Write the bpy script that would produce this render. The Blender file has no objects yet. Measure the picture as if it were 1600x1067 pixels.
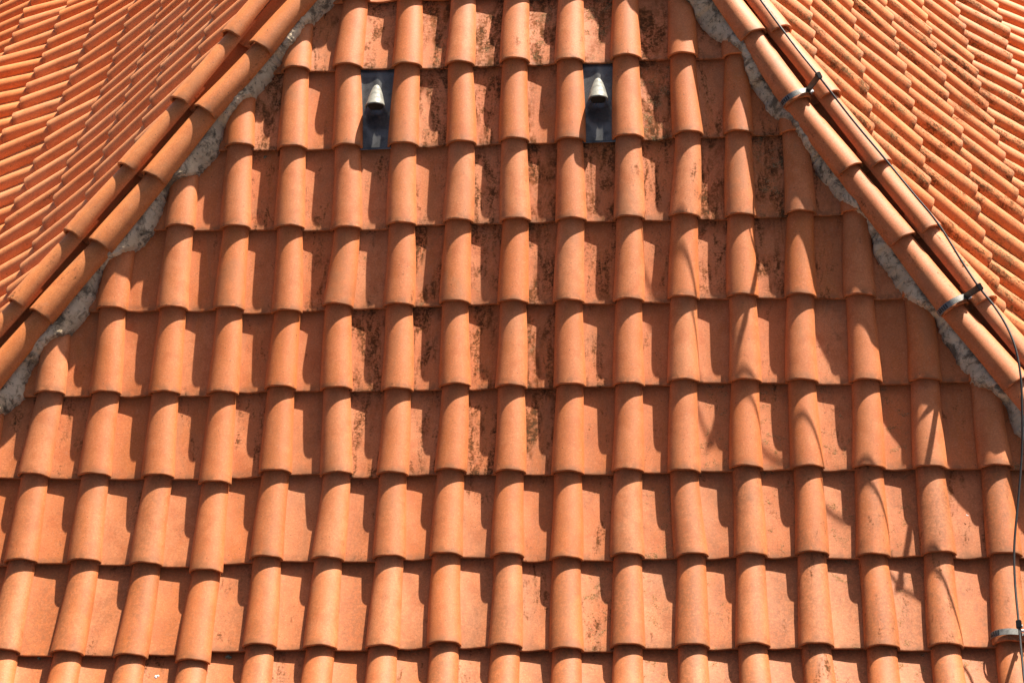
import bpy, bmesh, math, random, json
from mathutils import Vector, Matrix, noise
from math import sin, cos, pi, radians, sqrt
random.seed(7)
SC = bpy.context.scene
COL = SC.collection
W = 0.21            # roof module: one column of tiles, metres
ZO = 14.0           # height of the camera above the ground

# ------------------------------------------------------------------ measured roof data
DATA = json.loads("""{"q":{"f":3285.61797,"phi":0.51298,"rho":-0.05783,"L":1.58989,"Of":[1.33747,35.83822,-14.41299],"psf":-0.08237,"tf":[0.60936,0.03187,-0.09396],"Ol":[-6.86852,50.3148,-16.55035],"psl":-1.59948,"tl":[0.74155,-0.04043,-0.22256],"Or":[6.66424,42.02051,-15.41601],"psr":1.46845,"tr":[0.81239,0.01826,-0.15758]},"cf":[[1,-5,-40,-63],[1,-4,-66,-109],[1,-3,-52,-2],[1,-2,-54,-24],[1,-1,-78,-14],[1,0,-57,-7],[1,1,-85,24],[1,2,-90,64],[2,-6,-24,-6],[2,-5,18,-31],[2,-4,19,-29],[2,-3,12,-8],[2,-2,13,45],[2,-1,-12,0],[2,0,6,10],[2,1,-17,51],[2,2,-39,122],[2,3,-36,25],[3,-7,3,21],[3,-6,26,33],[3,-5,41,6],[3,-4,70,38],[3,-3,31,16],[3,-2,7,26],[3,-1,6,45],[3,0,21,31],[3,1,13,54],[3,2,0,33],[3,3,15,13],[3,4,-8,58],[4,-8,2,-71],[4,-7,16,13],[4,-6,29,24],[4,-5,81,56],[4,-4,15,-50],[4,-3,29,27],[4,-2,3,9],[4,-1,16,21],[4,0,18,-4],[4,1,20,33],[4,2,1,-21],[4,3,-8,-2],[4,4,5,-10],[4,5,18,-1],[5,-9,9,-10],[5,-8,20,-26],[5,-7,31,15],[5,-6,42,30],[5,-5,-11,33],[5,-4,11,8],[5,-3,37,55],[5,-2,-5,50],[5,-1,21,12],[5,0,17,18],[5,1,17,19],[5,2,-14,-52],[5,3,-3,-10],[5,4,8,-58],[5,5,20,7],[5,6,23,4],[6,-9,-25,-98],[6,-8,-16,-49],[6,-7,6,46],[6,-6,92,35],[6,-5,-28,48],[6,-4,6,96],[6,-3,15,46],[6,-2,-14,22],[6,-1,8,18],[6,0,29,-12],[6,1,13,-8],[6,2,29,-74],[6,3,-7,-45],[6,4,2,-35],[6,5,11,-33],[6,6,20,-30],[6,7,22,40],[7,-9,-31,-102],[7,-8,-24,-28],[7,-7,20,17],[7,-6,104,38],[7,-5,-41,24],[7,-4,-21,46],[7,-3,-32,65],[7,-2,-57,3],[7,-1,-38,14],[7,0,6,-21],[7,1,-24,-25],[7,2,-17,15],[7,3,-15,-29],[7,4,-27,-39],[7,5,4,-62],[7,6,-13,-14],[7,7,7,31],[8,-9,-7,-131],[8,-8,20,-74],[8,-7,61,-25],[8,-6,124,6],[8,-5,-45,58],[8,-4,-25,42],[8,-3,-20,51],[8,-2,-51,41],[8,-1,-25,22],[8,0,20,4],[8,1,-15,-26],[8,2,-10,-6],[8,3,-15,-54],[8,4,-10,-59],[8,5,19,-36],[8,6,10,-47],[8,7,-14,-39]],"cl":[[0,4,42,-26],[0,5,37,-35],[0,6,22,-27],[0,7,0,14],[0,8,45,46],[0,9,-21,48],[0,10,-33,49],[0,11,-7,22],[1,1,50,14],[1,2,43,-7],[1,3,24,1],[1,4,19,-4],[1,5,24,-3],[1,6,2,18],[1,7,-6,-14],[1,8,19,5],[2,-1,14,122],[2,0,3,54],[2,1,37,-1],[2,2,21,-40],[2,3,3,-64],[2,4,15,-90],[2,5,17,-51],[2,6,-5,-60],[2,7,0,-72],[2,8,37,-60],[2,9,-31,-38],[2,10,-43,-35],[2,11,-2,-62],[2,12,5,-63],[2,13,20,-28],[2,14,43,11],[3,-4,65,167],[3,-3,25,108],[3,-2,4,100],[3,-1,13,58],[3,0,-9,0],[3,1,24,-4],[3,2,30,-39],[3,3,-9,-47],[3,4,-4,31],[3,5,-77,-36],[3,6,-8,-76],[3,7,-5,-76],[3,8,17,-92],[3,9,14,-93],[4,-5,-6,167],[4,-4,-33,125],[4,-3,-18,87],[4,-2,-53,67],[4,-1,-38,57],[4,0,-31,54],[4,1,-68,56],[4,2,-81,56],[4,3,-58,73],[5,-7,26,-85],[5,-6,-52,-74],[5,-5,-58,-83],[5,-4,-49,-113]],"cr":[[0,-1,39,-15],[0,-2,-15,12],[0,-3,-15,16],[0,-4,-41,18],[1,2,51,-56],[1,1,46,-59],[1,0,40,-59],[1,-1,38,-41],[1,-2,-7,-11],[1,-3,-3,-10],[1,-4,-15,-9],[1,-5,-44,-5],[2,5,-10,-74],[2,4,20,-15],[2,3,5,-32],[2,2,-23,-26],[2,1,31,8],[2,0,25,25],[2,-1,26,-2],[2,-2,-10,-4],[2,-3,15,-12],[2,-4,-34,-5],[2,-5,-33,10],[2,-6,-65,9],[3,8,27,-43],[3,7,27,-42],[3,6,15,-23],[3,5,20,-22],[3,4,19,5],[3,3,18,15],[3,2,0,-17],[3,1,-19,18],[3,0,29,67],[3,-1,-82,69],[3,-2,-6,50],[3,-3,-3,66],[3,-4,-35,29],[3,-5,-29,-21],[4,10,5,-48],[4,9,31,-41],[4,8,18,-90],[4,7,34,-84],[4,6,20,-70],[4,5,-45,-35],[4,4,19,-66],[4,3,25,-64],[4,2,-1,-32],[4,1,-7,-11],[4,0,15,28],[5,12,67,-15],[5,11,98,81],[5,10,-25,5],[5,9,-40,14],[5,8,-46,-4],[5,7,-51,3]],"capLi":[[-1.4785,39.8433,-11.9074],[-2.4284,38.765,-12.6443],[-3.381,37.6998,-13.3925],[-4.3363,36.6476,-14.1518],[-5.3544,35.6031,-14.916],[-6.263,34.5733,-15.7065],[-7.2101,33.5784,-16.4941],[-8.2183,32.562,-17.2988],[-9.1869,31.575,-18.1139],[-10.1582,30.601,-18.9402],[-11.1323,29.6401,-19.7777],[-12.1089,28.6922,-20.6263],[-13.0883,27.7574,-21.4861]],"capLo":[[-2.1408,40.615,-11.636],[-3.0524,39.3917,-12.4402],[-3.9721,38.2098,-13.2419],[-4.8999,37.0691,-14.0413],[-5.8349,35.9437,-14.8409],[-6.7806,34.9051,-15.6327],[-7.7308,33.9014,-16.4246],[-8.6919,32.903,-17.2157],[-9.6601,31.9688,-18.0029],[-10.6364,31.0758,-18.7876],[-11.6207,30.2242,-19.57],[-12.6132,29.4138,-20.3499],[-13.6137,28.6447,-21.1274]],"capRi":[[2.8133,39.6709,-11.6463],[3.4212,38.3919,-12.4914],[4.0532,37.1302,-13.3298],[4.7094,35.8859,-14.1615],[5.3415,34.6263,-14.9818],[6.0944,33.4247,-15.8001],[6.836,32.2441,-16.6227],[7.536,31.1012,-17.4145],[8.3458,29.8919,-18.2184],[9.1471,28.7519,-19.0099],[9.9726,27.6292,-19.7946],[10.8222,26.5239,-20.5726],[11.6961,25.436,-21.344],[12.5941,24.3655,-22.1086]],"capRo":[[3.0856,39.9628,-11.7191],[3.7984,38.615,-12.5407],[4.5114,37.3032,-13.3588],[5.2245,36.0272,-14.1734],[5.9486,34.7747,-14.9772],[6.6632,33.5529,-15.8087],[7.3532,32.4454,-16.5798],[8.0902,31.2614,-17.4017],[8.8042,30.1652,-18.1989],[9.5184,29.1049,-18.9926],[10.2327,28.0805,-19.7829],[10.9473,27.0921,-20.5696],[11.662,26.1396,-21.3529]],"mL":[[-4.006,-0.389],[-2.506,-1.92],[-1.206,-3.246],[-0.006,-4.47],[0.161,-4.696],[0.336,-4.896],[0.619,-5.107],[0.849,-5.407],[1.017,-5.509],[1.294,-5.8],[1.447,-6.057],[1.718,-6.31],[1.997,-6.408],[2.204,-6.572],[2.367,-6.834],[2.445,-7.118],[2.501,-7.251],[2.771,-7.31],[2.908,-7.396],[3.124,-7.565],[3.234,-7.701],[3.358,-7.997],[3.419,-8.185],[3.624,-8.305],[3.876,-8.393],[4.016,-8.487],[4.278,-8.754],[4.406,-9.041],[4.49,-9.187],[4.688,-9.368],[4.871,-9.459],[5.024,-9.464],[5.174,-9.684],[5.248,-9.839],[6.248,-10.679],[7.248,-11.52],[8.748,-12.78],[11.248,-14.881]],"mR":[[-3.758,-2.727],[-2.258,-0.856],[-0.958,0.765],[0.242,2.262],[0.496,2.429],[0.712,2.771],[0.815,2.976],[0.933,3.121],[1.101,3.159],[1.321,3.251],[1.703,3.62],[1.877,3.916],[2.012,4.055],[2.188,4.202],[2.469,4.373],[2.829,4.726],[2.959,4.938],[3.105,5.148],[3.279,5.221],[3.491,5.301],[3.866,5.595],[4.075,5.802],[4.177,6.03],[4.286,6.213],[4.567,6.365],[4.943,6.683],[5.123,6.841],[5.162,7.037],[5.253,7.247],[5.422,7.318],[5.599,7.408],[6.599,8.599],[7.599,9.791],[9.099,11.578],[11.599,14.557]],"cable":[[4.3064,36.717,-12.8173],[4.8036,35.7588,-13.4162],[5.2841,34.8907,-13.9627],[5.6338,34.2431,-14.3165],[6.1096,33.5751,-14.8615],[6.5656,32.9282,-15.3285],[6.96,32.312,-15.7322],[7.3174,31.7801,-16.102],[7.6183,31.1041,-16.5295],[7.8083,30.6878,-16.7707],[7.993,30.3707,-16.9628],[8.1314,30.0014,-17.1553],[8.2002,29.6114,-17.3625],[8.201,29.1814,-17.6562],[8.1434,28.7559,-18.0016],[8.0586,28.2807,-18.4279],[7.9027,27.7088,-18.8983],[7.7048,27.0323,-19.4015],[7.6087,26.4881,-19.7426],[7.5343,25.8372,-20.0521],[7.466,25.2789,-20.2917],[7.4138,24.7636,-20.4903],[7.3898,23.9189,-20.7668]],"drop":[[-5.984,26.8584,-20.8832],[7.2331,28.2349,-19.6374]],"moss":[[-4.8534,27.1572,-20.8124],[-7.9649,27.4245,-20.8078],[-4.2938,35.1026,-15.6384],[-3.1174,31.292,-18.1851]]}""")
Q = DATA['q']

# ------------------------------------------------------------------ camera
PHI, RHO, FPX = Q['phi'], Q['rho'], Q['f']
fw = Vector((0, cos(PHI), -sin(PHI))); up0 = Vector((0, sin(PHI), cos(PHI))); rt0 = Vector((1, 0, 0))
rt1 = cos(RHO)*rt0 + sin(RHO)*up0
up1 = -sin(RHO)*rt0 + cos(RHO)*up0
cam_d = bpy.data.cameras.new('camera'); cam = bpy.data.objects.new('camera', cam_d); COL.objects.link(cam)
cam_d.sensor_width = 36.0; cam_d.lens = FPX/1600*36.0
cam_d.clip_start = 0.1; cam_d.clip_end = 5000
cam.matrix_world = Matrix(((rt1.x, up1.x, -fw.x, 0), (rt1.y, up1.y, -fw.y, 0), (rt1.z, up1.z, -fw.z, ZO), (0, 0, 0, 1)))
SC.camera = cam

# ------------------------------------------------------------------ light
_a, _b = 0.31, radians(44.8)     # sideways part, height angle of the sun seen square to the central slope
_h = Vector((cos(Q['psf']), sin(Q['psf']), 0)); _o = Vector((sin(Q['psf']), -cos(Q['psf']), 0))
SUN = (_h*_a-_o*cos(_b)+Vector((0, 0, sin(_b)))).normalized()
el = math.asin(SUN.z); az = math.atan2(SUN.x, SUN.y)
world = bpy.data.worlds.new('World'); SC.world = world; world.use_nodes = True
nt = world.node_tree; bg = nt.nodes['Background']
sky = nt.nodes.new('ShaderNodeTexSky'); sky.sky_type = 'NISHITA'; sky.sun_disc = False
sky.air_density = 0.45; sky.dust_density = 3.5; sky.ozone_density = 0.0; sky.sun_elevation = el; sky.sun_rotation = az
nt.links.new(sky.outputs[0], bg.inputs[0]); bg.inputs[1].default_value = 0.05
sd = bpy.data.lights.new('sun', 'SUN'); so = bpy.data.objects.new('sun', sd); COL.objects.link(so)
sd.energy = 5.0; sd.angle = radians(0.53); sd.color = (1.0, 0.94, 0.82)
so.rotation_euler = SUN.to_track_quat('Z', 'Y').to_euler()
SC.view_settings.view_transform = 'Standard'; SC.view_settings.look = 'None'
SC.view_settings.exposure = 1.50; SC.view_settings.gamma = 1.0

# ------------------------------------------------------------------ helpers
def tag(o, label=None, cat=None, group=None, kind=None):
    if label: o['label'] = label
    if cat: o['category'] = cat
    if group: o['group'] = group
    if kind: o['kind'] = kind
    return o
def mesh(name, verts, faces, mat=None, smooth=True):
    me = bpy.data.meshes.new(name); me.from_pydata([tuple(v) for v in verts], [], faces); me.update()
    if mat: me.materials.append(mat)
    if smooth:
        for p in me.polygons: p.use_smooth = True
    return me
def obj(name, me, parent=None, mw=None):
    o = bpy.data.objects.new(name, me); COL.objects.link(o)
    if parent: o.parent = parent
    if mw is not None: o.matrix_world = mw
    return o
def frame(X, Y, Z, O, sx=1, sy=1, sz=1):
    m = Matrix.Identity(4)
    for i, (v, s) in enumerate(((X, sx), (Y, sy), (Z, sz))):
        for j in range(3): m[j][i] = v[j]*s
    for j in range(3): m[j][3] = O[j]
    return m
ORD = ['zeroth','first','second','third','fourth','fifth','sixth','seventh','eighth','ninth','tenth','eleventh','twelfth','thirteenth','fourteenth','fifteenth','sixteenth','seventeenth','eighteenth','nineteenth','twentieth']
ORD += ['twenty-'+k for k in ORD[1:10]]+['thirtieth']+['thirty-'+k for k in ORD[1:10]]
def toworld(P): return Vector((P[0]*W, P[1]*W, P[2]*W+ZO))
def project(P):     # world point -> photo pixel, used only to leave out what the photo shows nothing of
    v = P-Vector((0, 0, ZO)); z = v.dot(fw)
    return 800+FPX*v.dot(rt1)/z, 533.5-FPX*v.dot(up1)/z

# ------------------------------------------------------------------ the three curved roof slopes
class Slope:
    def __init__(s, key, r0):
        s.key = key; s.r0 = r0; s.O = Vector(Q['O'+key]); psi = Q['ps'+key]; s.t = Q['t'+key]
        s.out = Vector((sin(psi), -cos(psi), 0)); s.h = Vector((cos(psi), sin(psi), 0))
        L = Q['L']; s.D = {0: (0.0, 0.0)}; st = 0.05; s.st = st
        d = z = 0.0
        for i in range(0, 300):
            th = s.ang((i+.5)*st); d += L*cos(th)*st; z -= L*sin(th)*st; s.D[i+1] = (d, z)
        d = z = 0.0
        for i in range(0, -160, -1):
            th = s.ang((i-.5)*st); d -= L*cos(th)*st; z += L*sin(th)*st; s.D[i-1] = (d, z)
        tab = DATA['c'+key]; s.raw = {(a, b): (c/1000., e/1000.) for a, b, c, e in tab}
        s.slide = {}; s.cor = {}
        for k, v in s.raw.items():
            if key == 'f' and v[0] > .05 and k[1] in (-6, -7):
                sl = v[0]-.015; s.slide[k] = sl; v = (v[0]-sl, v[1])
            s.cor[k] = v
        s.memo = {}
    def ang(s, x):
        m = x-.5; m = max(m, -3.5)
        if s.key == 'l' and m > 4.5: return .46
        return s.t[0]+s.t[1]*m+s.t[2]*.1*m*m
    def prof(s, x):
        f = x/s.st; i = math.floor(f); a = s.D[i]; b = s.D[i+1]; w = f-i
        return a[0]*(1-w)+b[0]*w, a[1]*(1-w)+b[1]*w
    def P(s, r, c, h=0.0):        # point on the crest surface, world metres
        d, z = s.prof(r-s.r0); th = s.ang(r-s.r0)
        p = s.O+s.out*d+Vector((0, 0, z))+s.h*c+h*(s.out*sin(th)+Vector((0, 0, cos(th))))
        return toworld(p)
    def n(s, r):
        th = s.ang(r-s.r0); return s.out*sin(th)+Vector((0, 0, cos(th)))
    def dn(s, r):                 # down-slope direction
        th = s.ang(r-s.r0); return s.out*cos(th)-Vector((0, 0, sin(th)))
    def corr(s, r, c):
        if (r, c) in s.cor: return s.cor[r, c]
        k = (r, c)
        if k not in s.memo:
            a = b = w = 0
            for (i, j), v in s.cor.items():
                d2 = (1.5*(i-r))**2+(j-c)**2
                if d2 > 30: continue
                ww = 1/d2**1.5; a += ww*v[0]; b += ww*v[1]; w += ww
            f = 1.0/(1+.02/(w+1e-6)) if w else 0
            s.memo[k] = (a/w*f, b/w*f) if w else (0, 0)
        return s.memo[k]
    def G(s, r, c):               # tile lattice point: nose crest of cover tile (row r, column c)
        a, b = s.corr(r, c)
        if s.key == 'f': return s.P(r+a, c+b)
        return s.P(r+a, c, b)
FR, LE, RI = Slope('f', 1), Slope('l', 0), Slope('r', 0)

capL_i = [toworld(p) for p in DATA['capLi']]; capL_o = [toworld(p) for p in DATA['capLo']]
capR_i = [toworld(p) for p in DATA['capRi']]; capR_o = [toworld(p) for p in DATA['capRo']]
edgeL = [FR.P(a, b, -.30) for a, b in DATA['mL']]; edgeR = [FR.P(a, b, -.30) for a, b in DATA['mR']]

def poly_at(pl, p):              # nearest point on a polyline (ends extended): point, tangent, parameter
    best = None
    for i in range(len(pl)-1):
        a, b = pl[i], pl[i+1]; ab = b-a; t = (p-a).dot(ab)/ab.length_squared
        lo = -6. if i == 0 else 0.; hi = 7. if i == len(pl)-2 else 1.
        t = min(hi, max(lo, t)); q = a+ab*t; d = (q-p).length
        if best is None or d < best[0]: best = (d, q, ab.normalized(), i+t)
    return best[1:]

# ------------------------------------------------------------------ materials
def new_mat(name):
    m = bpy.data.materials.new(name); m.use_nodes = True; n = m.node_tree
    b = n.nodes['Principled BSDF']; return m, n, b
class NB:
    def __init__(s, nt): s.nt = nt
    def __call__(s, typ, ins=None, **kw):
        n = s.nt.nodes.new(typ)
        for k, v in kw.items(): setattr(n, k, v)
        for k, v in (ins or {}).items():
            if hasattr(v, 'links') or isinstance(v, bpy.types.NodeSocket): s.nt.links.new(v, n.inputs[k])
            else: n.inputs[k].default_value = v
        return n
    def mix(s, f, a, b, mode='MIX'):
        n = s.nt.nodes.new('ShaderNodeMix'); n.data_type = 'RGBA'; n.blend_type = mode
        for sock, v in ((n.inputs[0], f), (n.inputs[6], a), (n.inputs[7], b)):
            if isinstance(v, bpy.types.NodeSocket): s.nt.links.new(v, sock)
            else: sock.default_value = v if not isinstance(v, tuple) else (*v, 1)
        return n.outputs[2]
    def math(s, op, a, b=0.0, clamp=False):
        n = s.nt.nodes.new('ShaderNodeMath'); n.operation = op; n.use_clamp = clamp
        for sock, v in ((n.inputs[0], a), (n.inputs[1], b)):
            if isinstance(v, bpy.types.NodeSocket): s.nt.links.new(v, sock)
            else: sock.default_value = v
        return n.outputs[0]
    def ramp(s, v, lo, hi, a=0., b=1.):
        n = s.nt.nodes.new('ShaderNodeMapRange'); n.interpolation_type = 'SMOOTHSTEP'
        s.nt.links.new(v, n.inputs[0])
        for i, x in ((1, lo), (2, hi), (3, a), (4, b)):
            if isinstance(x, bpy.types.NodeSocket): s.nt.links.new(x, n.inputs[i])
            else: n.inputs[i].default_value = x
        return n.outputs[0]
    def noise(s, vec, scale, detail=4., rough=.55, dist=0.):
        n = s('ShaderNodeTexNoise', {'Vector': vec, 'Scale': scale, 'Detail': detail, 'Roughness': rough, 'Distortion': dist})
        return n.outputs[0]

def terracotta(name, pal):
    m, n, b = new_mat(name); N = NB(n)
    tc = N('ShaderNodeTexCoord'); oi = N('ShaderNodeObjectInfo')
    rnd = oi.outputs['Random']
    off = N('ShaderNodeVectorMath', {0: tc.outputs['Object'], 1: N('ShaderNodeCombineXYZ', {0: N.math('MULTIPLY', rnd, 37.), 1: N.math('MULTIPLY', rnd, 91.), 2: N.math('MULTIPLY', rnd, 53.)}).outputs[0]}, operation='ADD').outputs[0]
    def at(k): return N('ShaderNodeAttribute', attribute_type='OBJECT', attribute_name='["%s"]' % k).outputs['Fac']
    stain, lich, tone = at('stain'), at('lichen'), at('tone')
    stretch = N('ShaderNodeVectorMath', {0: off, 1: (1.0, .38, 1.0)}, operation='MULTIPLY').outputs[0]
    stretch2 = N('ShaderNodeVectorMath', {0: off, 1: (1.0, .26, 1.0)}, operation='MULTIPLY').outputs[0]
    c = N.mix(rnd, pal[0], pal[1])
    c = N.mix(tone, c, pal[2])
    big = N.noise(off, 14., 5., .6, .4)
    c = N.mix(N.ramp(big, .44, .66, 0., .55), c, pal[3])
    st = N.noise(stretch, 42., 4., .6, .2)
    c = N.mix(N.ramp(st, .52, .74, 0., .4), c, pal[4])
    # burnt orange streaks and rubbed pale areas
    lg = N.noise(stretch, 17., 3., .5, .8)
    c = N.mix(N.ramp(lg, .52, .64, 0., N.math('ADD', .28, N.math('MULTIPLY', tone, .45))), c, (.62, .165, .028))
    c = N.mix(N.ramp(N.noise(off, 33., 4., .65), .58, .76, 0., .22), c, (.66, .32, .19))
    # clay grain
    grain = N.noise(off, 420., 4., .75)
    g2 = N.noise(off, 150., 5., .75)
    c = N.mix(N.ramp(g2, .36, .56, .34, 0.), c, (.33, .10, .035))
    c = N.mix(N.ramp(grain, .34, .60, .30, 0.), c, (.27, .085, .03))
    c = N.mix(N.ramp(g2, .55, .70, 0., .30), c, (.74, .40, .22))
    c = N.mix(N.ramp(N.noise(off, 260., 2., .6), .60, .72, 0., .28), c, (.76, .46, .28))
    dust = N.noise(stretch, 8., 4., .6, 1.)
    c = N.mix(N.ramp(dust, .50, .68, 0., N.math('ADD', N.math('MULTIPLY', rnd, .35), .08)), c, (.34, .15, .065))
    # pits and specks
    vo = N('ShaderNodeTexVoronoi', {'Vector': off, 'Scale': 48., 'Randomness': 1.}, feature='F1')
    sp = N.math('MULTIPLY', N.ramp(vo.outputs[0], .07, .13, 1., 0.), N.ramp(N.noise(off, 60., 1.), .50, .60, 0., .75))
    c = N.mix(sp, c, (.13, .045, .02))
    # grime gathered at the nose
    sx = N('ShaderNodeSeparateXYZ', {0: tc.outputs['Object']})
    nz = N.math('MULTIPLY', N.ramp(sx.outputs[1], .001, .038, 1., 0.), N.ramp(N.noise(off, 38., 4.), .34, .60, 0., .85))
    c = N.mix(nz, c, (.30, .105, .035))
    # brown speckled soiling, also dims the strongly lit lower courses: amount set per tile
    so_ = at('soil_dim')
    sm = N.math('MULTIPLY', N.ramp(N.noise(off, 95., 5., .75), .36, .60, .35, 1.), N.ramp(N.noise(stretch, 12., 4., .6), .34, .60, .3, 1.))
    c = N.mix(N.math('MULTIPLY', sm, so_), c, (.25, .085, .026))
    # dark algae stains: amount set per tile
    n1 = N.noise(stretch2, 30., 5., .65, .5); n2 = N.noise(off, 110., 4., .7)
    d = N.math('ADD', N.math('MULTIPLY', n1, .72), N.math('MULTIPLY', n2, .38))
    thr = N.math('SUBTRACT', .755, N.math('MULTIPLY', stain, .40))
    dm = N.ramp(N.math('SUBTRACT', d, thr), -.05, .10, 0., 1.)
    dm = N.math('MULTIPLY', N.math('MULTIPLY', dm, .86), N.math('MULTIPLY', N.ramp(N.noise(off, 55., 4., .65), .36, .56, .45, 1.), N.ramp(N.noise(stretch, 10., 3., .55, .8), .38, .58, .12, 1.)))
    dcol = N.mix(N.ramp(N.noise(off, 48., 3.), .45, .66), (.048, .026, .014), (.030, .031, .018))
    c = N.mix(dm, c, dcol)
    # lichen: pale crust with olive dark centres
    l1 = N.noise(off, 21., 5., .7, .4); l2 = N.noise(off, 210., 3., .7)
    lthr = N.math('SUBTRACT', .74, N.math('MULTIPLY', lich, .36))
    ld = N.math('ADD', N.math('MULTIPLY', l1, .66), N.math('MULTIPLY', l2, .34))
    lm = N.math('MULTIPLY', N.ramp(N.math('SUBTRACT', ld, lthr), -.01, .07, 0., 1.), N.ramp(N.noise(off, 160., 3., .7), .40, .54, .25, 1.))
    lc = N.mix(N.ramp(N.noise(off, 240., 3., .7), .50, .58), (.12, .09, .04), (.46, .30, .16))
    lc = N.mix(N.ramp(N.noise(off, 75., 3., .7), .56, .68, 0., .9), lc, (.055, .06, .035))
    c = N.mix(N.math('MULTIPLY', lm, .85), c, lc)
    n.links.new(c, b.inputs['Base Color'])
    dl = N.math('MAXIMUM', dm, lm)
    n.links.new(N.ramp(dl, 0., 1., .60, .95), b.inputs['Roughness'])
    n.links.new(N.ramp(dl, 0., .8, .38, .05), b.inputs['Specular IOR Level'])
    hb = N.math('ADD', N.math('MULTIPLY', grain, .5), N.math('MULTIPLY', N.noise(off, 160., 4., .6), .8))
    cross = N('ShaderNodeVectorMath', {0: off, 1: (.12, 1.0, .12)}, operation='MULTIPLY').outputs[0]
    hb = N.math('ADD', hb, N.math('MULTIPLY', N.noise(cross, 260., 2.), .35))
    hb = N.math('ADD', hb, N.math('MULTIPLY', lm, .8))
    bp = N('ShaderNodeBump', {'Strength': .35, 'Distance': .0012, 'Height': hb})
    n.links.new(bp.outputs[0], b.inputs['Normal'])
    return m
PAL_A = [(.68,.200,.062), (.76,.262,.098), (.68,.170,.032), (.56,.125,.024), (.74,.265,.088)]
PAL_B = [(.72,.228,.056), (.74,.245,.068), (.70,.195,.040), (.58,.145,.030), (.76,.285,.092)]
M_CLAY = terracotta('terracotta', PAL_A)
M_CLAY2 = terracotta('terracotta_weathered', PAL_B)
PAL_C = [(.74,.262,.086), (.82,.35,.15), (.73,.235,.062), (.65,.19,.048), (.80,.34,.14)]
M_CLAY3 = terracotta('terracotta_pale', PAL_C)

def mortar_mat():
    m, n, b = new_mat('mortar'); N = NB(n)
    tc = N('ShaderNodeTexCoord'); v = tc.outputs['Object']
    c = N.mix(N.ramp(N.noise(v, 9., 5., .6), .38, .66), (.66, .48, .30), (.80, .62, .42))
    c = N.mix(N.ramp(N.noise(v, 30., 5., .7, .6), .52, .66, 0., .8), c, (.26, .17, .095))
    c = N.mix(N.ramp(N.noise(v, 13., 6., .75, .5), .48, .62, 0., .85), c, (.09, .065, .038))
    c = N.mix(N.ramp(N.noise(v, 60., 4., .7), .60, .68, 0., .8), c, (.05, .048, .038))
    c = N.mix(N.ramp(N.noise(v, 16., 4., .7), .66, .74, 0., .7), c, (.40, .30, .09))
    n.links.new(c, b.inputs['Base Color']); b.inputs['Roughness'].default_value = .95
    h = N.math('ADD', N.noise(v, 70., 6., .7), N.math('MULTIPLY', N.noise(v, 300., 3., .7), .35))
    bp = N('ShaderNodeBump', {'Strength': .9, 'Distance': .006, 'Height': h}); n.links.new(bp.outputs[0], b.inputs['Normal'])
    return m
M_MORTAR = mortar_mat()
def simple(name, col, rough=.6, metal=0., var=.25, scale=40., col2=None):
    m, n, b = new_mat(name); N = NB(n); tc = N('ShaderNodeTexCoord')
    f = N.noise(tc.outputs['Object'], scale, 4., .6)
    c = N.mix(N.ramp(f, .4, .7, 0., 1.), col, col2 or tuple(x*(1-var) for x in col))
    n.links.new(c, b.inputs['Base Color'])
    n.links.new(N.ramp(f, .3, .7, rough, min(1, rough+.15)), b.inputs['Roughness']); b.inputs['Metallic'].default_value = metal
    return m
M_DECK = simple('roof_boards', (.11, .045, .022), .9)
M_GROUND = simple('ground_soil', (.16, .13, .09), .95, scale=.3)
M_ZINC = simple('zinc_sheet', (.16, .155, .15), .20, .5, .5, 30.)
M_HOOD = simple('pale_hood', (.215, .205, .17), .55, 0., .6, 45.)
M_STRAP = simple('galvanised_strap', (.26, .25, .23), .45, .4, .5, 90.)
M_BLACK = simple('dark_bracket', (.045, .04, .036), .45, .3, .3, 90.)
M_CABLE = simple('wire', (.075, .07, .066), .42, .6, .35, 60.)
M_BOLT = simple('steel_bolt', (.75, .74, .72), .25, .9, .15, 80.)
M_WHITE = simple('dropping', (.80, .79, .75), .8, 0., .15, 90.)
M_MOSS = simple('moss', (.10, .11, .055), .95, 0., .5, 160., (.30, .30, .20))
M_DARK = simple('mouth_shade', (.022, .018, .012), .9)  # near-black colour painted for the shade inside a vent hood

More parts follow.
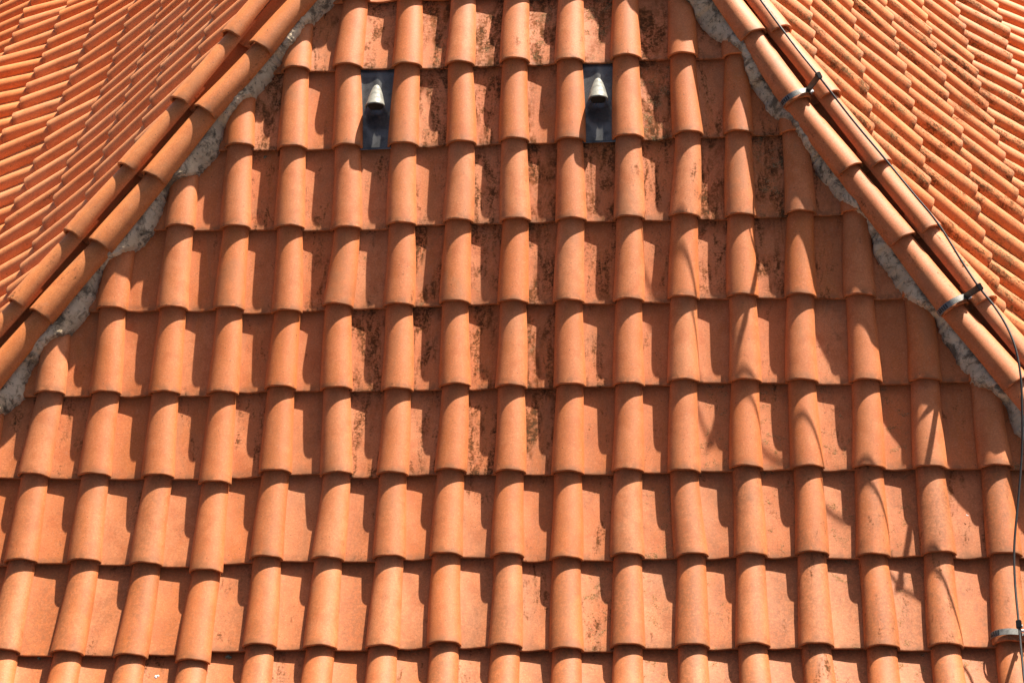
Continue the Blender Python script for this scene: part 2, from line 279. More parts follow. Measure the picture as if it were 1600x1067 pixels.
# ------------------------------------------------------------------ tile shapes (x across, y up the slope, z out of the slope; nose at y = 0)
LT = Q['L']*W                      # exposed length
R1, R0, TH = .283*W, .234*W, .046*W
HR = .72                           # height of the half-round against half its width
PZ = R1*HR/W+.030                  # pan level below the nose crest, in modules
STEP = .098*W                      # drop of the tile below at the nose
def cover_mesh(name, seed, mat, ns=22, nl=12, extra=.30, flare=1.0):
    rg = random.Random(seed); L = LT*(1+extra)
    w1, w2, w3 = (rg.uniform(-1, 1) for _ in range(3)); bow = rg.uniform(-.0035, .0035)
    ys = [0.0]+[L*(i/(nl))**1.15 for i in range(1, nl+1)]
    V = []; F = []
    def ring(y, dr, inner=False):
        k = y/LT; r = R1+(R0-R1)*k
        r += .001*W*max(0, 1-k*5)*flare
        zc = -STEP*k-r*HR
        row = []
        for i in range(ns+1):
            a = pi*i/ns; rr = r-dr
            rr *= 1+.006*w1*cos(2*a+w2)+.003*w3*sin(3*a+y*9)
            x = -cos(a)*rr; z = zc+sin(a)*(rr*HR if not dr else r*HR-dr+(rr-r+dr)*HR)
            if y < .03: z += .0010*(cos(a)**8)*(1-y/.03)-.0006
            x += bow*sin(pi*min(1, k))
            yy = y+(.0018*w2*cos(a*1.3+w1)+.0009*sin(a*5+w3*4) if y < .02 else 0)
            V.append((x, yy, z)); row.append(len(V)-1)
        return row
    outer = [ring(.0, TH*.16), ring(.0007, TH*.05), ring(.0022, 0), ring(.005, 0)]+[ring(y, 0) for y in ys[1:]]
    inner = [ring(.0, TH*.80), ring(.0022, TH*.96), ring(.005, TH)]+[ring(y, TH) for y in ys[1:]]
    def strip(a, b, flip=False):
        for i in range(ns):
            q = (a[i], a[i+1], b[i+1], b[i]); F.append(q[::-1] if flip else q)
    for a, b in zip(outer, outer[1:]): strip(a, b, True)
    for a, b in zip(inner, inner[1:]): strip(a, b)
    strip(outer[0], inner[0])
    oa, ia = outer[2:], inner[1:]
    for a, b, c, d in zip(outer[3:], outer[4:], inner[2:], inner[3:]):
        F.append((a[0], b[0], d[0], c[0])); F.append((a[-1], c[-1], d[-1], b[-1]))
    F.append((outer[0][0], outer[1][0], inner[1][0], inner[0][0])); F.append((outer[1][0], outer[2][0], inner[1][0]))
    F.append((outer[0][-1], inner[0][-1], inner[1][-1], outer[1][-1])); F.append((outer[1][-1], inner[1][-1], outer[2][-1]))
    me = mesh(name, V, F, mat)
    bm = bmesh.new(); bm.from_mesh(me); bmesh.ops.recalc_face_normals(bm, faces=bm.faces); bm.to_mesh(me); bm.free()
    me.set_sharp_from_angle(angle=radians(28))
    return me
PTH = .048*W
def pan_mesh(name, seed, mat, half=.43, nx=14, nl=8, extra=.26):
    rg = random.Random(seed); L = LT*(1+extra); w1, w2 = rg.uniform(-1, 1), rg.uniform(-1, 1)
    V = []; F = []
    def pz(x, k):                  # x in modules from the centre of the pan
        ax = abs(x); z = -PZ+.022*(ax/.24)**2*(1 if ax < .24 else 0)
        if ax >= .24: z = -PZ+.022+.085*((ax-.24)/(half-.24))**1.6
        return z*W-(.094*W)*k
    def ring(y, dz, dy=0):
        row = []
        for i in range(nx+1):
            x = -half+2*half*i/nx; k = y/LT
            z = pz(x, k)+.0012*w1*sin(y*30+w2+i*.5)
            wob = .0025*sin(x*9+w2*5)*w1 if y < .02 else 0
            V.append((x*W, y+wob+dy, z+dz)); row.append(len(V)-1)
        return row
    ys = [L*i/nl for i in range(nl+1)]
    top = [ring(0, -PTH*.16), ring(.0008, -PTH*.04), ring(.0024, 0), ring(.006, 0)]+[ring(y, 0) for y in ys[1:]]
    bot = [ring(0, -PTH*.85), ring(.003, -PTH), ring(.006, -PTH)]+[ring(y, -PTH) for y in ys[1:]]
    for a, b in zip(top, top[1:]):
        for i in range(nx): F.append((a[i], a[i+1], b[i+1], b[i]))
    for a, b in zip(bot, bot[1:]):
        for i in range(nx): F.append((a[i], b[i], b[i+1], a[i+1]))
    for i in range(nx): F.append((top[0][i], bot[0][i], bot[0][i+1], top[0][i+1]))
    for j in (0, nx):
        for a, b, c, d in zip(top[2:], top[3:], bot[1:], bot[2:]): F.append((a[j], b[j], d[j], c[j]))
    me = mesh(name, V, F, mat)
    bm = bmesh.new(); bm.from_mesh(me); bmesh.ops.recalc_face_normals(bm, faces=bm.faces); bm.to_mesh(me); bm.free()
    me.set_sharp_from_angle(angle=radians(28))
    return me
NV = 7
COV = {m.name: [cover_mesh('cover_tile', 11+i, m) for i in range(NV)] for m in (M_CLAY, M_CLAY2, M_CLAY3)}
PAN = {m.name: [pan_mesh('pan_tile', 31+i, m) for i in range(NV)] for m in (M_CLAY, M_CLAY2, M_CLAY3)}

def clip(me, mw, co, no):          # returns a cut copy of the mesh, or None if nothing is left; keeps the side against 'no'
    inv = mw.inverted(); lc = inv@co; ln = (mw.to_3x3().transposed()@no).normalized()
    ds = [(v.co-lc).dot(ln) for v in me.vertices]
    if max(ds) <= 0: return me
    if min(ds) >= -.012: return None
    bm = bmesh.new(); bm.from_mesh(me)
    r = bmesh.ops.bisect_plane(bm, geom=bm.verts[:]+bm.edges[:]+bm.faces[:], plane_co=lc, plane_no=ln, clear_outer=True)
    eds = [e for e in r['geom_cut'] if isinstance(e, bmesh.types.BMEdge)]
    try: bmesh.ops.holes_fill(bm, edges=eds, sides=0)
    except Exception: pass
    nm = me.copy(); bm.to_mesh(nm); bm.free(); nm.set_sharp_from_angle(angle=radians(28))
    return nm

# ------------------------------------------------------------------ lay the tiles of each slope
MARG = 0
LIM = 296
def in_view(me, mw):
    for v in list(me.vertices)[::7]:
        x, y = project(mw@v.co)
        if -MARG < x < 1600+MARG and -MARG < y < 1067+MARG: return True
    return False
def near_view(me, mw, m=440):
    for v in list(me.vertices)[::31]:
        x, y = project(mw@v.co)
        if -m < x < 1600+m and -m < y < 1067+m: return True
    return False
records = []      # (slope, kind, r, c, object)
outlying = []
VENTS = {('f', 2, -4), ('f', 2, 0)}
vent_frames = {}
def place(S, kind, r, c, cuts, mat):
    rg = random.Random(hash((S.key, kind, r, c)) & 0xffff if False else (ord(S.key)*7919+(r+40)*613+(c+60)*37+(kind == 'pan')*5))
    if kind == 'cover':
        P = S.G(r, c); Pu = S.G(r-1, c); X = (S.G(r, c+1)-S.G(r, c-1)); sx = .5*(1+X.length/(2*W)); sx = min(1.06, max(.94, sx))
    else:
        P = (S.G(r, c)+S.G(r, c+1))*.5; Pu = (S.G(r-1, c)+S.G(r-1, c+1))*.5
        X = S.G(r, c+1)-S.G(r, c); sx = X.length/W*1.0
        if S.key == 'f': P = P+(Pu-P)*rg.uniform(-.012, .012)
    if S.key in 'lr' and (r, c) not in S.cor and kind == 'cover':
        P = P+(Pu-P)*rg.uniform(-.02, .02)+X.normalized()*W*rg.uniform(-.012, .012)
    Y = Pu-P; sy = Y.length/LT; Y.normalize()
    nn = S.n(r); X = X.normalized()
    if kind == 'cover' and (r, c) in S.slide: P = P-Y*S.slide[r, c]*LT
    Z = X.cross(Y).normalized()
    if Z.dot(nn) < 0: Z = -Z
    if kind == 'cover':            # small skew of hand-laid tiles
        X = (X+Y*rg.uniform(-.012, .012)).normalized()
    X = Y.cross(Z).normalized()
    if X.dot(S.h) < 0: X = -X
    mw = frame(X, Y, Z, P, sx, sy, 1 if S is FR or kind == 'pan' else 1.18)
    me = (COV if kind == 'cover' else PAN)[mat.name][rg.randrange(NV)]
    if not near_view(me, mw): return
    for cut in cuts:
        co, no = cut(P+Y*LT*.45)
        me = clip(me, mw, co, no)
        if me is None: return
    if kind == 'pan' and (S.key, r, c) in VENTS:
        vent_frames[(r, c)] = mw; return
    if not in_view(me, mw):
        outlying.append((me, mw)); return
    o = bpy.data.objects.new(kind+'_tile', me); COL.objects.link(o); o.matrix_world = mw
    records.append((S, kind, r, c, o, rg))
def cut_front(poly, sgn):
    def f(p):
        q, t, _ = poly_at(capL_i if sgn < 0 else capR_i, p); n = FR.n(4)
        no = t.cross(n).normalized()
        if no.x*sgn < 0: no = -no
        return q-no*.018, no
    return f
def cut_side(poly, sgn, S):
    def f(p):
        q, t, _ = poly_at(poly, p); n = S.n(1)
        no = t.cross(n).normalized()
        if no.x*sgn < 0: no = -no
        return q, no
    return f
for r in range(-1, 11):
    for c in range(-17, 17):
        for k in ('pan', 'cover'):
            place(FR, k, r, c, [cut_front(edgeL, -1), cut_front(edgeR, 1)], M_CLAY)
for r in range(-4, 9):
    for c in range(-16, 26):
        for k in ('pan', 'cover'):
            place(LE, k, r, c, [cut_side(capL_o, 1, LE)], M_CLAY3)
for r in range(-4, 8):
    for c in range(-26, 24):
        for k in ('pan', 'cover'):
            place(RI, k, r, c, [cut_side(capR_o, -1, RI)], M_CLAY2)

# tiles that show least (mostly hidden pans of the side slopes) go into one object per slope
def shown(rec):
    S, k, r, c, o, rg = rec; pts = [project(o.matrix_world@v.co) for v in list(o.data.vertices)[::9]]
    xs = [min(1600, max(0, p[0])) for p in pts]; ys = [min(1067, max(0, p[1])) for p in pts]
    w = {'f': 1., 'l': .35, 'r': .35}[S.key] if k == 'pan' else 1.
    return (max(xs)-min(xs))*(max(ys)-min(ys))*w
rest = []
for kd in ('pan', 'cover'):
    ls = sorted((x for x in records if x[1] == kd), key=shown, reverse=True)
    print(kd, len(ls), {a: sum(x[0].key == a for x in ls) for a in 'flr'})
    rest += ls[LIM:]
for rec in rest: records.remove(rec)
for sk in 'flr':
    V = []; F = []
    for (S, k, r, c, o, rg) in [x for x in rest if x[0].key == sk]:
        b0 = len(V); V += [o.matrix_world@v.co for v in o.data.vertices]; F += [tuple(i+b0 for i in p.vertices) for p in o.data.polygons]
    if V:
        o = obj('tile_remainder', mesh('tile_remainder', V, F, M_CLAY2 if sk != 'f' else M_CLAY)); o['stain'] = .12; o['lichen'] = .12; o['tone'] = .3
        o.data.set_sharp_from_angle(angle=radians(28))
        tag(o, 'least visible clay roof tiles of the %s, low between or behind the others' % {'f': 'central slope', 'l': 'left slope', 'r': 'right slope'}[sk], 'roof tiles', None, 'stuff')
for (S, k, r, c, o, rg) in rest: bpy.data.objects.remove(o)

# properties, names and labels of every tile
def gauss(x, y, cx, cy, sx, sy): return math.exp(-((x-cx)/sx)**2-((y-cy)/sy)**2)
def dirt(S, kind, r, c, px, rg):
    x, y = px
    if S is FR:
        hot = max(gauss(x, y, 860, 60, 330, 330), .7*gauss(x, y, 780, 480, 260, 260), .7*gauss(x, y, 1130, 300, 150, 250), .6*gauss(x, y, 430, 130, 130, 110))
        if kind == 'pan':
            st = .20+.62*hot+rg.uniform(-.14, .20); li = .10+.55*hot*rg.random()+(.42 if y > 600 and x > 900 and rg.random() < .6 else .25*rg.random())
        else:
            st = .02+.10*hot+rg.uniform(-.05, .10); li = .10*rg.random()
            if x > 1250 and y > 700: st += .22; li += .15
            if rg.random() < .12: st += .15
        tone = rg.random()*.8
    elif S is LE:
        st = .05+.25*rg.random()*(1 if x < 160 else .3); li = .10+.25*(rg.random() < .25)*(x < 200); tone = rg.random()*.6
        if kind == 'pan': st += .1
    else:
        st = .36+.24*rg.random(); li = .34+.42*rg.random()**1.1+(.22 if rg.random() < .3 else 0); tone = rg.random()*.7
    return min(.66, max(0, st)), min(.62, max(0, li)), tone
SLN = {'f': 'central slope', 'l': 'left slope', 'r': 'right slope'}
rows = {}
for rec in records: rows.setdefault((rec[0].key, rec[1], rec[2]), []).append(rec)
for (sk, kind, r), rc in rows.items():
    same = sorted(rr for (a, b, rr) in rows if a == sk and b == kind)
    ri = same.index(r)+1
    rc.sort(key=lambda t: t[3])
    if sk == 'r': rc.sort(key=lambda t: -t[3])   # count away from the hip's top downwards
    for i, (S, k, rr, c, o, rg) in enumerate(rc):
        px = project(o.matrix_world@Vector((0, LT*.4, 0)))
        st, li, tn = dirt(S, k, rr, c, px, rg)
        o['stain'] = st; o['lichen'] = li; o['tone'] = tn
        o['soil_dim'] = (min(.75, max(0, (px[1]-520)/760.)*(.6+.8*rg.random())+(.25 if px[0] > 950 and px[1] > 700 else 0)) if S is FR else (.10 if S is LE else .35)*rg.random())  # real brown speckle plus painted dimming of the brightly lit lower courses
        o.name = 'cover_tile' if k == 'cover' else 'pan_tile'
        what = 'half-round clay cover tile' if k == 'cover' else 'flat clay pan tile'
        if sk == 'f':
            lab = '%s, central slope, %s course down, %s from the left' % (what, ORD[ri], ORD[i+1])
        else:
            lab = '%s, %s, %s course out from the hip, %s down' % (what, SLN[sk], ORD[ri], ORD[i+1])
        tag(o, lab, 'roof tile', '%s tiles of the %s' % ('cover' if k == 'cover' else 'pan', SLN[sk]))
# tiles beyond the frame, one joined mesh
V = []; F = []
for me, mw in outlying:
    b0 = len(V); V += [mw@v.co for v in me.vertices]; F += [tuple(i+b0 for i in p.vertices) for p in me.polygons]
if V:
    o = obj('outlying_tiles', mesh('outlying_tiles', V, F, M_CLAY)); o['stain'] = .1; o['lichen'] = .1; o['tone'] = .3
    o.data.set_sharp_from_angle(angle=radians(28))
    tag(o, 'further clay roof tiles carrying on outside the edges of the photo', 'roof tiles', None, 'stuff')

# ------------------------------------------------------------------ dark boarding under the tiles
def deck(S, name, r0, r1, cut, c0, c1):
    V = []; F = []; nr = 26; nc = 40
    for i in range(nr+1):
        r = r0+(r1-r0)*i/nr
        for j in range(nc+1):
            c = c0+(c1-c0)*j/nc; V.append(S.P(r, c, -.46))
    for i in range(nr):
        for j in range(nc): F.append((i*(nc+1)+j, i*(nc+1)+j+1, (i+1)*(nc+1)+j+1, (i+1)*(nc+1)+j))
    V2 = []; F2 = []; keep = {}
    for f in F:
        cen = sum((V[k] for k in f), Vector())/4; ok = True
        for cu in cut:
            co, no = cu(cen)
            if (cen-co).dot(no) > (.02 if S is FR else -.14): ok = False
        if ok:
            for k in f:
                if k not in keep: keep[k] = len(V2); V2.append(V[k])
            F2.append(tuple(keep[k] for k in f))
    o = obj(name, mesh(name, V2, F2, M_DECK)); tag(o, kind='structure'); return o
deck(FR, 'roof_deck', -1.5, 11, [cut_front(edgeL, -1), cut_front(edgeR, 1)], -14, 13)
deck(LE, 'roof_deck', -3.2, 8.5, [cut_side(capL_o, 1, LE)], -17, 27)
deck(RI, 'roof_deck', -3.2, 7.5, [cut_side(capR_o, -1, RI)], -27, 25)

# ------------------------------------------------------------------ hips: mortar bed, trough tiles and two runs of cap tiles each
def hip(side, edge, ci, co, S):
    sg = -1 if side == 'left' else 1
    nf = FR.n(4)
    # mortar
    NT = 520; V = []; F = []; n_in = min(len(ci), len(co))
    prof_n = None
    def run(pl, t):
        t = min(max(t, 0), len(pl)-1.0001); i = int(t); return pl[i].lerp(pl[i+1], t-i)
    def nrm(t):
        T = (run(ci, min(t+.5, len(ci)-1.001))-run(ci, max(0, t-.5))).normalized()
        lat = (run(co, t)-run(ci, t)); lat -= T*lat.dot(T); lat.normalize()
        n = T.cross(lat).normalized()
        if n.z < 0: n = -n
        return T, lat, n
    # densify edge as (t, point)
    ep = []
    for i in range(len(edge)-1):
        for k in range(24): ep.append(edge[i].lerp(edge[i+1], k/24))
    for j, e in enumerate(ep):
        q, T_, t = poly_at(ci, e)
        t = min(max(t, .02), n_in-1.02)
        T, lat, n = nrm(t)
        I = run(ci, t); O_ = run(co, t)
        jag = -.004+.010*noise.fractal(e*18, 1.0, 2.2, 4)+.004*noise.noise(e*90)
        e2 = e-lat*jag
        # roof relief under the mortar edge
        def relief(p):
            # column coordinate on the front slope, from the lattice
            cx = (p-toworld(FR.O)).dot(FR.h)/W
            best = min((abs((p-FR.G(rr, cc)).dot(FR.h))/W for rr, cc in ((max(1, min(8, round(rowof(p)))), round(cx)+d) for d in (-1, 0, 1))), default=.5)
            return -PZ+((PZ-.005)*sqrt(max(0, 1-(best/.285)**2)) if best < .285 else 0)
        rel = relief(e2)
        row = []
        base = e2+nf*(.30*W)               # back to the crest surface
        row.append(base+nf*(-.42*W)-lat*.002)
        row.append(base+nf*((rel+.015)*W))
        In = I-n*.035-lat*.030; 
        for k, w in enumerate((.12, .28, .45, .62, .8, 1.0)):
            pe = base.lerp(In, w); flat = base+nf*((rel+.02)*W)
            p = flat.lerp(In, w)+n*(.020*sin(pi*min(1, w*.85))**.8)*(1.0)
            p += n*(.0055*noise.fractal(p*30, 1.0, 2.1, 4)+.0025*noise.noise(p*80))
            if w < .85:
                rp = relief(p)+.035; hp = rp*W; cur = (p-pe).dot(nf)
                lim = hp-(.30*W)*0; base_h = cur
                want = pe+nf*(hp) if False else None
                top_h = (base+nf*(rp*W)-p).dot(nf)
                if top_h > 0: p = p+nf*top_h*(1-w/.85)**.12
            row.append(p)
        row.append(I-n*.045+lat*.02); row.append(I.lerp(O_, .5)-n*.060); row.append(O_-n*.045-lat*.02)
        row.append(O_-n*.040+lat*.035); row.append(O_-n*.11+lat*.055)
        V += row; m = len(row)
    for j in range(len(ep)-1):
        for k in range(m-1): F.append((j*m+k, j*m+k+1, (j+1)*m+k+1, (j+1)*m+k))
    me = mesh('hip_mortar', V, F, M_MORTAR)
    bm = bmesh.new(); bm.from_mesh(me); bmesh.ops.recalc_face_normals(bm, faces=bm.faces); bm.to_mesh(me); bm.free()
    o = obj('hip_mortar', me)
    tag(o, 'rough grey mortar fillet under the %s hip, stained with moss' % side, 'mortar', 'mortar fillets along the hips')
    # caps
    out = []
    for run_name, pl, off in (('inner', ci, -1), ('outer', co, 1)):
        nv = 0
        for i in range(0, len(pl)-1):
            a, b = pl[i], pl[i+1]       # nose of this tile at b, tail towards a
            T, lat, n = nrm(min(i+1, n_in-1.001))
            Y = (a-b); Ln = Y.length; Y.normalize()
            tilt = (.10 if off < 0 else .55)
            nz = (n+lat*tilt*(1)).normalized() if off > 0 else (n-lat*.02).normalized()
            X = Y.cross(nz).normalized(); Z = X.cross(Y).normalized()
            if Z.dot(nz) < 0: Z = -Z; X = -X
            rg = random.Random(i*17+off*5+len(side)); 
            mw = frame(X, Y, Z, b+Z*(R1*HR), .985, Ln/LT, 1.12)
            me = COV[(M_CLAY if side == 'right' else M_CLAY2).name][rg.randrange(NV)]
            if not in_view(me, mw):
                if near_view(me, mw): out.append((me, mw))
                continue
            nv += 1
            o = obj('hip_tile', me, None, mw)
            o['stain'] = .14+.16*rg.random(); o['lichen'] = .08+.14*rg.random()*(side == 'right'); o['tone'] = rg.random()*.7; o['soil_dim'] = .25*rg.random()
            tag(o, 'half-round clay hip tile, %s from the top in the %s run of the %s hip' % (ORD[nv], run_name, side), 'hip tile', 'tiles capping the %s hip' % side)
    VV = []; FF = []
    for me, mw in out:
        b0 = len(VV); VV += [mw@v.co for v in me.vertices]; FF += [tuple(i+b0 for i in p.vertices) for p in me.polygons]
    if VV:
        o = obj('outlying_tiles', mesh('outlying_tiles', VV, FF, M_CLAY2)); o['stain'] = .15; o['lichen'] = .1; o['tone'] = .3
        o.data.set_sharp_from_angle(angle=radians(28))
        tag(o, 'further hip tiles of the %s hip carrying on outside the photo' % side, 'roof tiles', None, 'stuff')
    # trough tiles between the two runs
    nv = 0
    for i in range(0, n_in-1):
        a = ci[i].lerp(co[i], .5); b = ci[i+1].lerp(co[i+1], .5)
        T, lat, n = nrm(min(i+1, n_in-1.001)); Y = a-b; Ln = Y.length; Y.normalize()
        X = Y.cross(n).normalized(); Z = n
        mw = frame(X, Y, Z, b+Z*(.30*W)-n*.052, .55, Ln/LT, .8)
        me = PAN[M_CLAY2.name][i % NV]
        if not in_view(me, mw): continue
        nv += 1
        o = obj('trough_tile', me, None, mw); o['stain'] = .25; o['lichen'] = 0.; o['tone'] = .2
        tag(o, 'shaded clay trough tile, %s from the top between the two runs of the %s hip' % (ORD[nv], side), 'trough tile', 'trough tiles in the hips')
_rowcache = {}
def rowof(p):
    d = (p-toworld(FR.O)).dot(FR.out)/W
    lo, hi = -2.5, 11.
    for _ in range(24):
        m = (lo+hi)/2
        if FR.prof(m-1)[0] < d: lo = m
        else: hi = m
    return lo
hip('left', edgeL, capL_i, capL_o, LE)
hip('right', edgeR, capR_i, capR_o, RI)

# ------------------------------------------------------------------ metal ventilation pans with pale hoods
def vent(mw, label):
    root = bpy.data.objects.new('roof_vent', None); COL.objects.link(root); root.matrix_world = mw
    tag(root, label, 'roof vent', 'metal vents in the second course')
    # sheet: pan shape with a pressed valley below the hood
    V = []; F = []; nx, ny = 24, 40; L = LT*1.22; yh = .72*LT/1.0; 
    ym = LT*.46; ya = LT*.80
    def hz(x, y):
        ax = abs(x); z = -PZ if ax < .24 else -PZ+.11*((ax-.24)/.2)**1.5
        z -= .06*y/LT
        # raised swelling around the hood, narrowing up slope
        k = (y-ym)/(LT*1.02-ym)
        if 0 <= k <= 1: z += .05*(1-k)**.7*math.exp(-(x/(.16*(1.15-k)))**2)*min(1, k*6)
        kk = (ym-y)/ym
        if 0 < kk <= 1:
            wv = .05+.12*(1-kk); z += -.045*(1-kk)*math.exp(-(x/wv)**2)
        return z*W
    for thick in (0, -.002):
        for j in range(ny+1):
            for i in range(nx+1):
                x = -.43+.86*i/nx; y = L*j/ny; V.append((x*W, y, hz(x, y)+thick))
    m = nx+1; K = m*(ny+1)
    for j in range(ny):
        for i in range(nx):
            a = j*m+i; F.append((a, a+1, a+m+1, a+m)); F.append((K+a, K+a+m, K+a+m+1, K+a+1))
    for i in range(nx): F.append((i, K+i, K+i+1, i+1))
    o = obj('metal_sheet', mesh('metal_sheet', V, F, M_ZINC)); o.parent = root
    # hood: half cone widening down slope to an open mouth
    V = []; F = []; n = 20; st = 14; rm = .175*W
    zb = -(PZ-.015)*W
    for sh in (0, 1):
        for j in range(st+1):
            k = j/st; y = ya+(ym-ya)*k
            r = rm*(k**.52)*.98+.001; r -= sh*.0022
            for i in range(n+1):
                a = -.35+(pi+.70)*i/n; x = -cos(a)*r; z = zb+.16*W*k+sin(a)*r*1.05-.012*W*(1-k)
                V.append((x, y-.006*sin(a)*k, z))
    m = n+1; K = m*(st+1)
    for j in range(st):
        for i in range(n):
            a = j*m+i; F.append((a, a+m, a+m+1, a+1)); F.append((K+a, K+a+1, K+a+m+1, K+a+m))
    for i in range(n): a = st*m+i; F.append((a, K+a, K+a+1, a+1))
    hd = obj('hood', mesh('hood', V, F, M_HOOD)); hd.parent = root
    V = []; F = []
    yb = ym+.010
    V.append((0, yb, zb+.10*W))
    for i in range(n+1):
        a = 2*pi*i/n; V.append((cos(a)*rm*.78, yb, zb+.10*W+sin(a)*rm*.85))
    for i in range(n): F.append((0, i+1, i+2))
    dk = obj('mouth', mesh('mouth', V, F, M_DARK)); dk.parent = hd  # flat dark disc, stands in for shade in the hollow hood
    return root
for (r, c), mw in vent_frames.items():
    vent(mw, 'grey metal vent pan with a pale hood, the %s one, between two cover tiles' % ('left' if c < -2 else 'right'))

# ------------------------------------------------------------------ lightning-conductor wire and its clamps
def tube(name, pts, rad, mat, ns=8, parent=None):
    V = []; F = []
    for i, p in enumerate(pts):
        t = (pts[min(i+1, len(pts)-1)]-pts[max(i-1, 0)]).normalized()
        a = t.orthogonal().normalized() if i == 0 else (prev-t*prev.dot(t)).normalized()
        prev = a; b = t.cross(a)
        for k in range(ns): V.append(p+(a*cos(2*pi*k/ns)+b*sin(2*pi*k/ns))*rad)
    for i in range(len(pts)-1):
        for k in range(ns): F.append((i*ns+k, i*ns+(k+1) % ns, (i+1)*ns+(k+1) % ns, (i+1)*ns+k))
    F.append(tuple(range(ns-1, -1, -1))); F.append(tuple((len(pts)-1)*ns+k for k in range(ns)))
    o = obj(name, mesh(name, V, F, mat)); 
    if parent: o.parent = parent
    return o
cp = [toworld(p) for p in DATA['cable']]
def cr(p, n=10):
    out = []
    for i in range(len(p)-1):
        a = p[max(i-1, 0)]; b = p[i]; c = p[i+1]; d = p[min(i+2, len(p)-1)]
        for k in range(n):
            t = k/n; out.append(.5*((2*b)+(-a+c)*t+(2*a-5*b+4*c-d)*t*t+(-a+3*b-3*c+d)*t**3))
    return out+[p[-1]]
wire = tube('conductor_wire', cr(cp), .0040, M_CABLE)
tag(wire, 'thin dark metal wire running down the right hip and hanging over the central slope', 'wire')

def box(name, mw, sx, sy, sz, mat, parent, bev=.0012):
    bm = bmesh.new(); bmesh.ops.create_cube(bm, size=1)
    bmesh.ops.scale(bm, vec=(sx, sy, sz), verts=bm.verts); bmesh.ops.bevel(bm, geom=bm.edges[:], offset=bev, segments=2, affect='EDGES')
    me = bpy.data.meshes.new(name); bm.to_mesh(me); bm.free(); me.materials.append(mat)
    o = obj(name, me, None, mw); 
    if parent:
        o.parent = parent; o.matrix_parent_inverse = parent.matrix_world.inverted()
    return o
def keep(o, parent):
    o.parent = parent; o.matrix_parent_inverse = parent.matrix_world.inverted(); return o
def clamp(mwT, y0, target, label, a0, a1, arm_a, ez=1.12):
    """strap round a half-round tile whose frame is mwT, y0 metres above its nose; arm reaches to the wire at target"""
    X = mwT.to_3x3().col[0].normalized(); Y = mwT.to_3x3().col[1].normalized(); Z = mwT.to_3x3().col[2].normalized()
    O = mwT.translation+Y*y0-Z*R1*HR; EZ = HR*ez
    root = bpy.data.objects.new('wire_clamp', None); COL.objects.link(root); root.matrix_world = frame(X, Y, Z, O)
    bpy.context.view_layer.update()
    tag(root, label, 'clamp', 'clamps holding the wire')
    hw = .0108; n = 26; V = []; F = []
    for rr in (R1+.0035, R1+.0058):
        for i in range(n+1):
            a = a0+(a1-a0)*i/n
            for s in (-1, 1): V.append(Vector((cos(a)*rr, s*hw, sin(a)*(R1*EZ+rr-R1))))
    K = 2*(n+1)
    for i in range(n):
        a = 2*i; F += [(a, a+1, a+3, a+2), (K+a, K+a+2, K+a+3, K+a+1), (a, a+2, K+a+2, K+a), (a+1, K+a+1, K+a+3, a+3)]
    F += [(0, K, K+1, 1), (2*n, 2*n+1, K+2*n+1, K+2*n)]
    s = obj('strap', mesh('strap', V, F, M_STRAP, False)); s.parent = root
    # black slotted band section on the side of the strap
    V = []; F = []; b0 = pi-.18; b1 = pi-.95
    for k in range(5):
        ca = b0+(b1-b0)*(k+.15)/5; cb = b0+(b1-b0)*(k+.75)/5; base = len(V)
        for rr in (R1+.0055, R1+.0072):
            for a in (ca, cb):
                for q in (-1, 1): V.append(Vector((cos(a)*rr, q*hw*.72, sin(a)*(R1*EZ+rr-R1))))
        F += [(base+4, base+5, base+7, base+6), (base, base+4, base+6, base+2), (base+1, base+3, base+7, base+5), (base, base+1, base+5, base+4), (base+2, base+6, base+7, base+3)]
    bb = obj('worm_slot', mesh('worm_slot', V, F, M_BLACK, False)); bb.parent = s
    # arm
    A = O+X*cos(arm_a)*(R1+.006)+Z*sin(arm_a)*(R1*EZ+.006)
    B = target
    d = (B-A); L = d.length; d.normalize(); side = Y.cross(d).normalized(); Yn = d.cross(side).normalized()
    arm = box('arm', frame(d, Yn, side, A.lerp(B, .5)), L, .023, .006, M_BLACK, root)
    t = (Y)
    cl = box('clip', frame(d, Yn, side, B), .020, .026, .018, M_BLACK, root, .002)
    for f in ((.12, .010), (.72, .010)):
        P = A.lerp(B, f[0]); bm = bmesh.new()
        bmesh.ops.create_cone(bm, segments=6, radius1=.0075, radius2=.0068, depth=.009, cap_ends=True)
        bmesh.ops.bevel(bm, geom=bm.edges[:], offset=.0008, segments=1, affect='EDGES')
        me = bpy.data.meshes.new('bolt'); bm.to_mesh(me); bm.free(); me.materials.append(M_BOLT)
        up = side if side.z > 0 else -side
        keep(obj('bolt', me, None, frame(d, up.cross(d).normalized(), up, P+up*.006)), root)
    # tightening lug
    P = O+X*cos(arm_a-.25)*(R1+.010)+Z*sin(arm_a-.25)*(R1*EZ+.010)-Y*.006
    keep(box('lug', frame(X, Y, Z, P), .016, .012, .010, M_BOLT, None, .002), root)
    return root
def capframe(pl, i, ci, co, off):
    a, b = pl[i], pl[i+1]; T = (ci[i]-ci[i+1]).normalized(); lat = (co[i+1]-ci[i+1]); lat -= T*lat.dot(T); lat.normalize()
    n = T.cross(lat).normalized(); n = n if n.z > 0 else -n
    Y = (a-b).normalized(); nz = (n-lat*.02).normalized(); X = Y.cross(nz).normalized(); Z = X.cross(Y).normalized()
    if Z.dot(nz) < 0: Z = -Z; X = -X
    return frame(X, Y, Z, b+Z*(R1*HR))
def nearest_on(pts, px):
    return min(pts, key=lambda p: (project(p)[0]-px[0])**2+(project(p)[1]-px[1])**2)
path = cr(cp)
m1 = capframe(capR_i, 3, capR_i, capR_o, -1); m2 = capframe(capR_i, 6, capR_i, capR_o, -1)
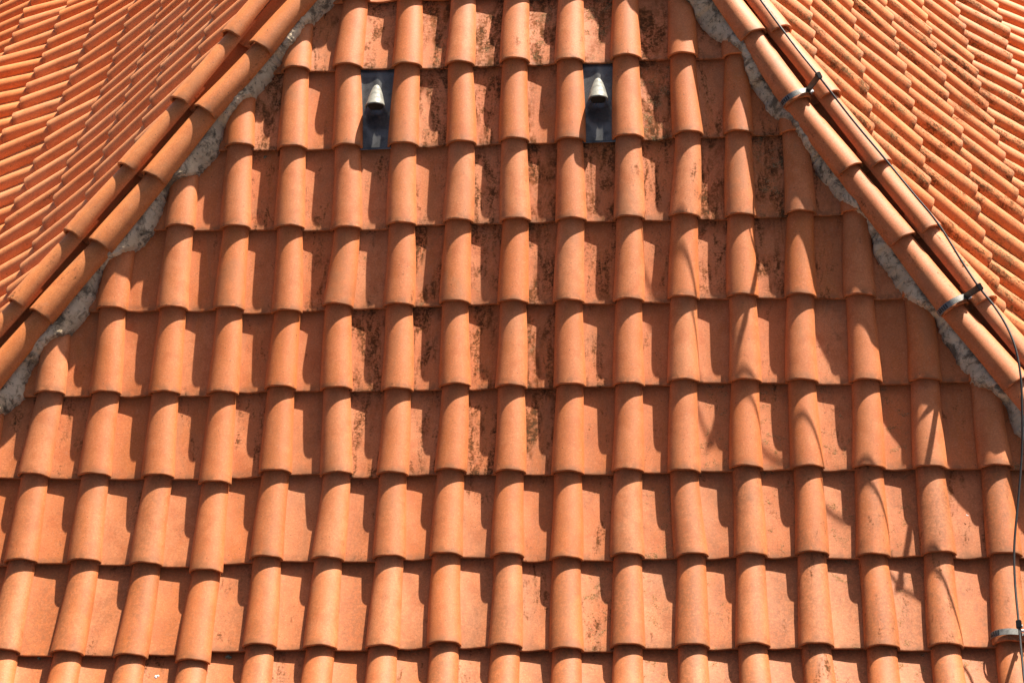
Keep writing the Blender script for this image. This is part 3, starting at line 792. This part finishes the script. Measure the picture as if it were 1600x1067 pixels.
for mm in (m1, m2):
    if mm.to_3x3().col[0].x < 0: mm[0][0] *= -1; mm[1][0] *= -1; mm[2][0] *= -1
clamp(m1, .016, cp[3], 'metal strap clamp with dark arm on the upper part of the right hip', .3, pi+.05, .85)
clamp(m2, .016, cp[9], 'metal strap clamp with dark arm on the lower part of the right hip', .3, pi+.05, .85)
g = FR.G(8, 7); gu = FR.G(7, 7); Y = (gu-g).normalized(); Z = FR.n(8); X = Y.cross(Z).normalized(); Z = X.cross(Y).normalized()
if X.x < 0: X = -X
if Z.z < 0: Z = -Z
m3 = frame(X, Y, Z, g)
clamp(m3, .030, cp[19], 'metal strap clamp round a cover tile by the bottom right corner', 0.0, pi, 1.1, 1.0)

# ------------------------------------------------------------------ droppings and moss
def blob(name, P, size, mat, label, cat, seed, flat=.35, group=None):
    rg = random.Random(seed); V = []; F = []
    n = FR.n(6); T = FR.dn(6); U = FR.h
    for b in range(6):
        c = P+U*rg.uniform(-1, 1)*size*.6+T*rg.uniform(-1, 1)*size*.5; s = size*rg.uniform(.35, .6); b0 = len(V)
        bm = bmesh.new(); bmesh.ops.create_icosphere(bm, subdivisions=2, radius=s)
        for v in bm.verts:
            q = v.co*(1+.35*noise.noise(v.co*160+Vector((seed, b, 0))))
            V.append(c+U*q.x+T*q.y+n*(q.z*flat))
        F += [tuple(v.index+b0 for v in f.verts) for f in bm.faces]; bm.free()
    o = obj(name, mesh(name, V, F, mat)); tag(o, label, cat, group); return o
d = [toworld(p) for p in DATA['drop']]; mo = [toworld(p) for p in DATA['moss']]
blob('bird_dropping', d[0], .009, M_WHITE, 'white bird dropping on a pan tile at the bottom left', 'bird dropping', 3)
blob('bird_dropping', d[1], .004, M_WHITE, 'tiny white bird dropping on a pan tile towards the right hip', 'bird dropping', 4)
blob('moss_clump', mo[0], .010, M_MOSS, 'green moss clump under a pan nose near the bottom edge, right of the white dropping', 'moss', 5, .8)
blob('moss_clump', mo[1], .010, M_MOSS, 'green moss clump under a pan nose near the bottom left corner', 'moss', 6, .8)
blob('moss_clump', mo[2], .007, M_MOSS, 'dark moss clump on a pan tile close to the left hip', 'moss', 8, .8)

# ------------------------------------------------------------------ ground far below the roof
me = mesh('ground', [(-2500, -2500, 0), (2500, -2500, 0), (2500, 2500, 0), (-2500, 2500, 0)], [(0, 1, 2, 3)], M_GROUND)
tag(obj('ground', me), kind='structure')
print('tiles', len(records), 'covers', sum(r[1] == 'cover' for r in records), 'outlying', len(outlying))
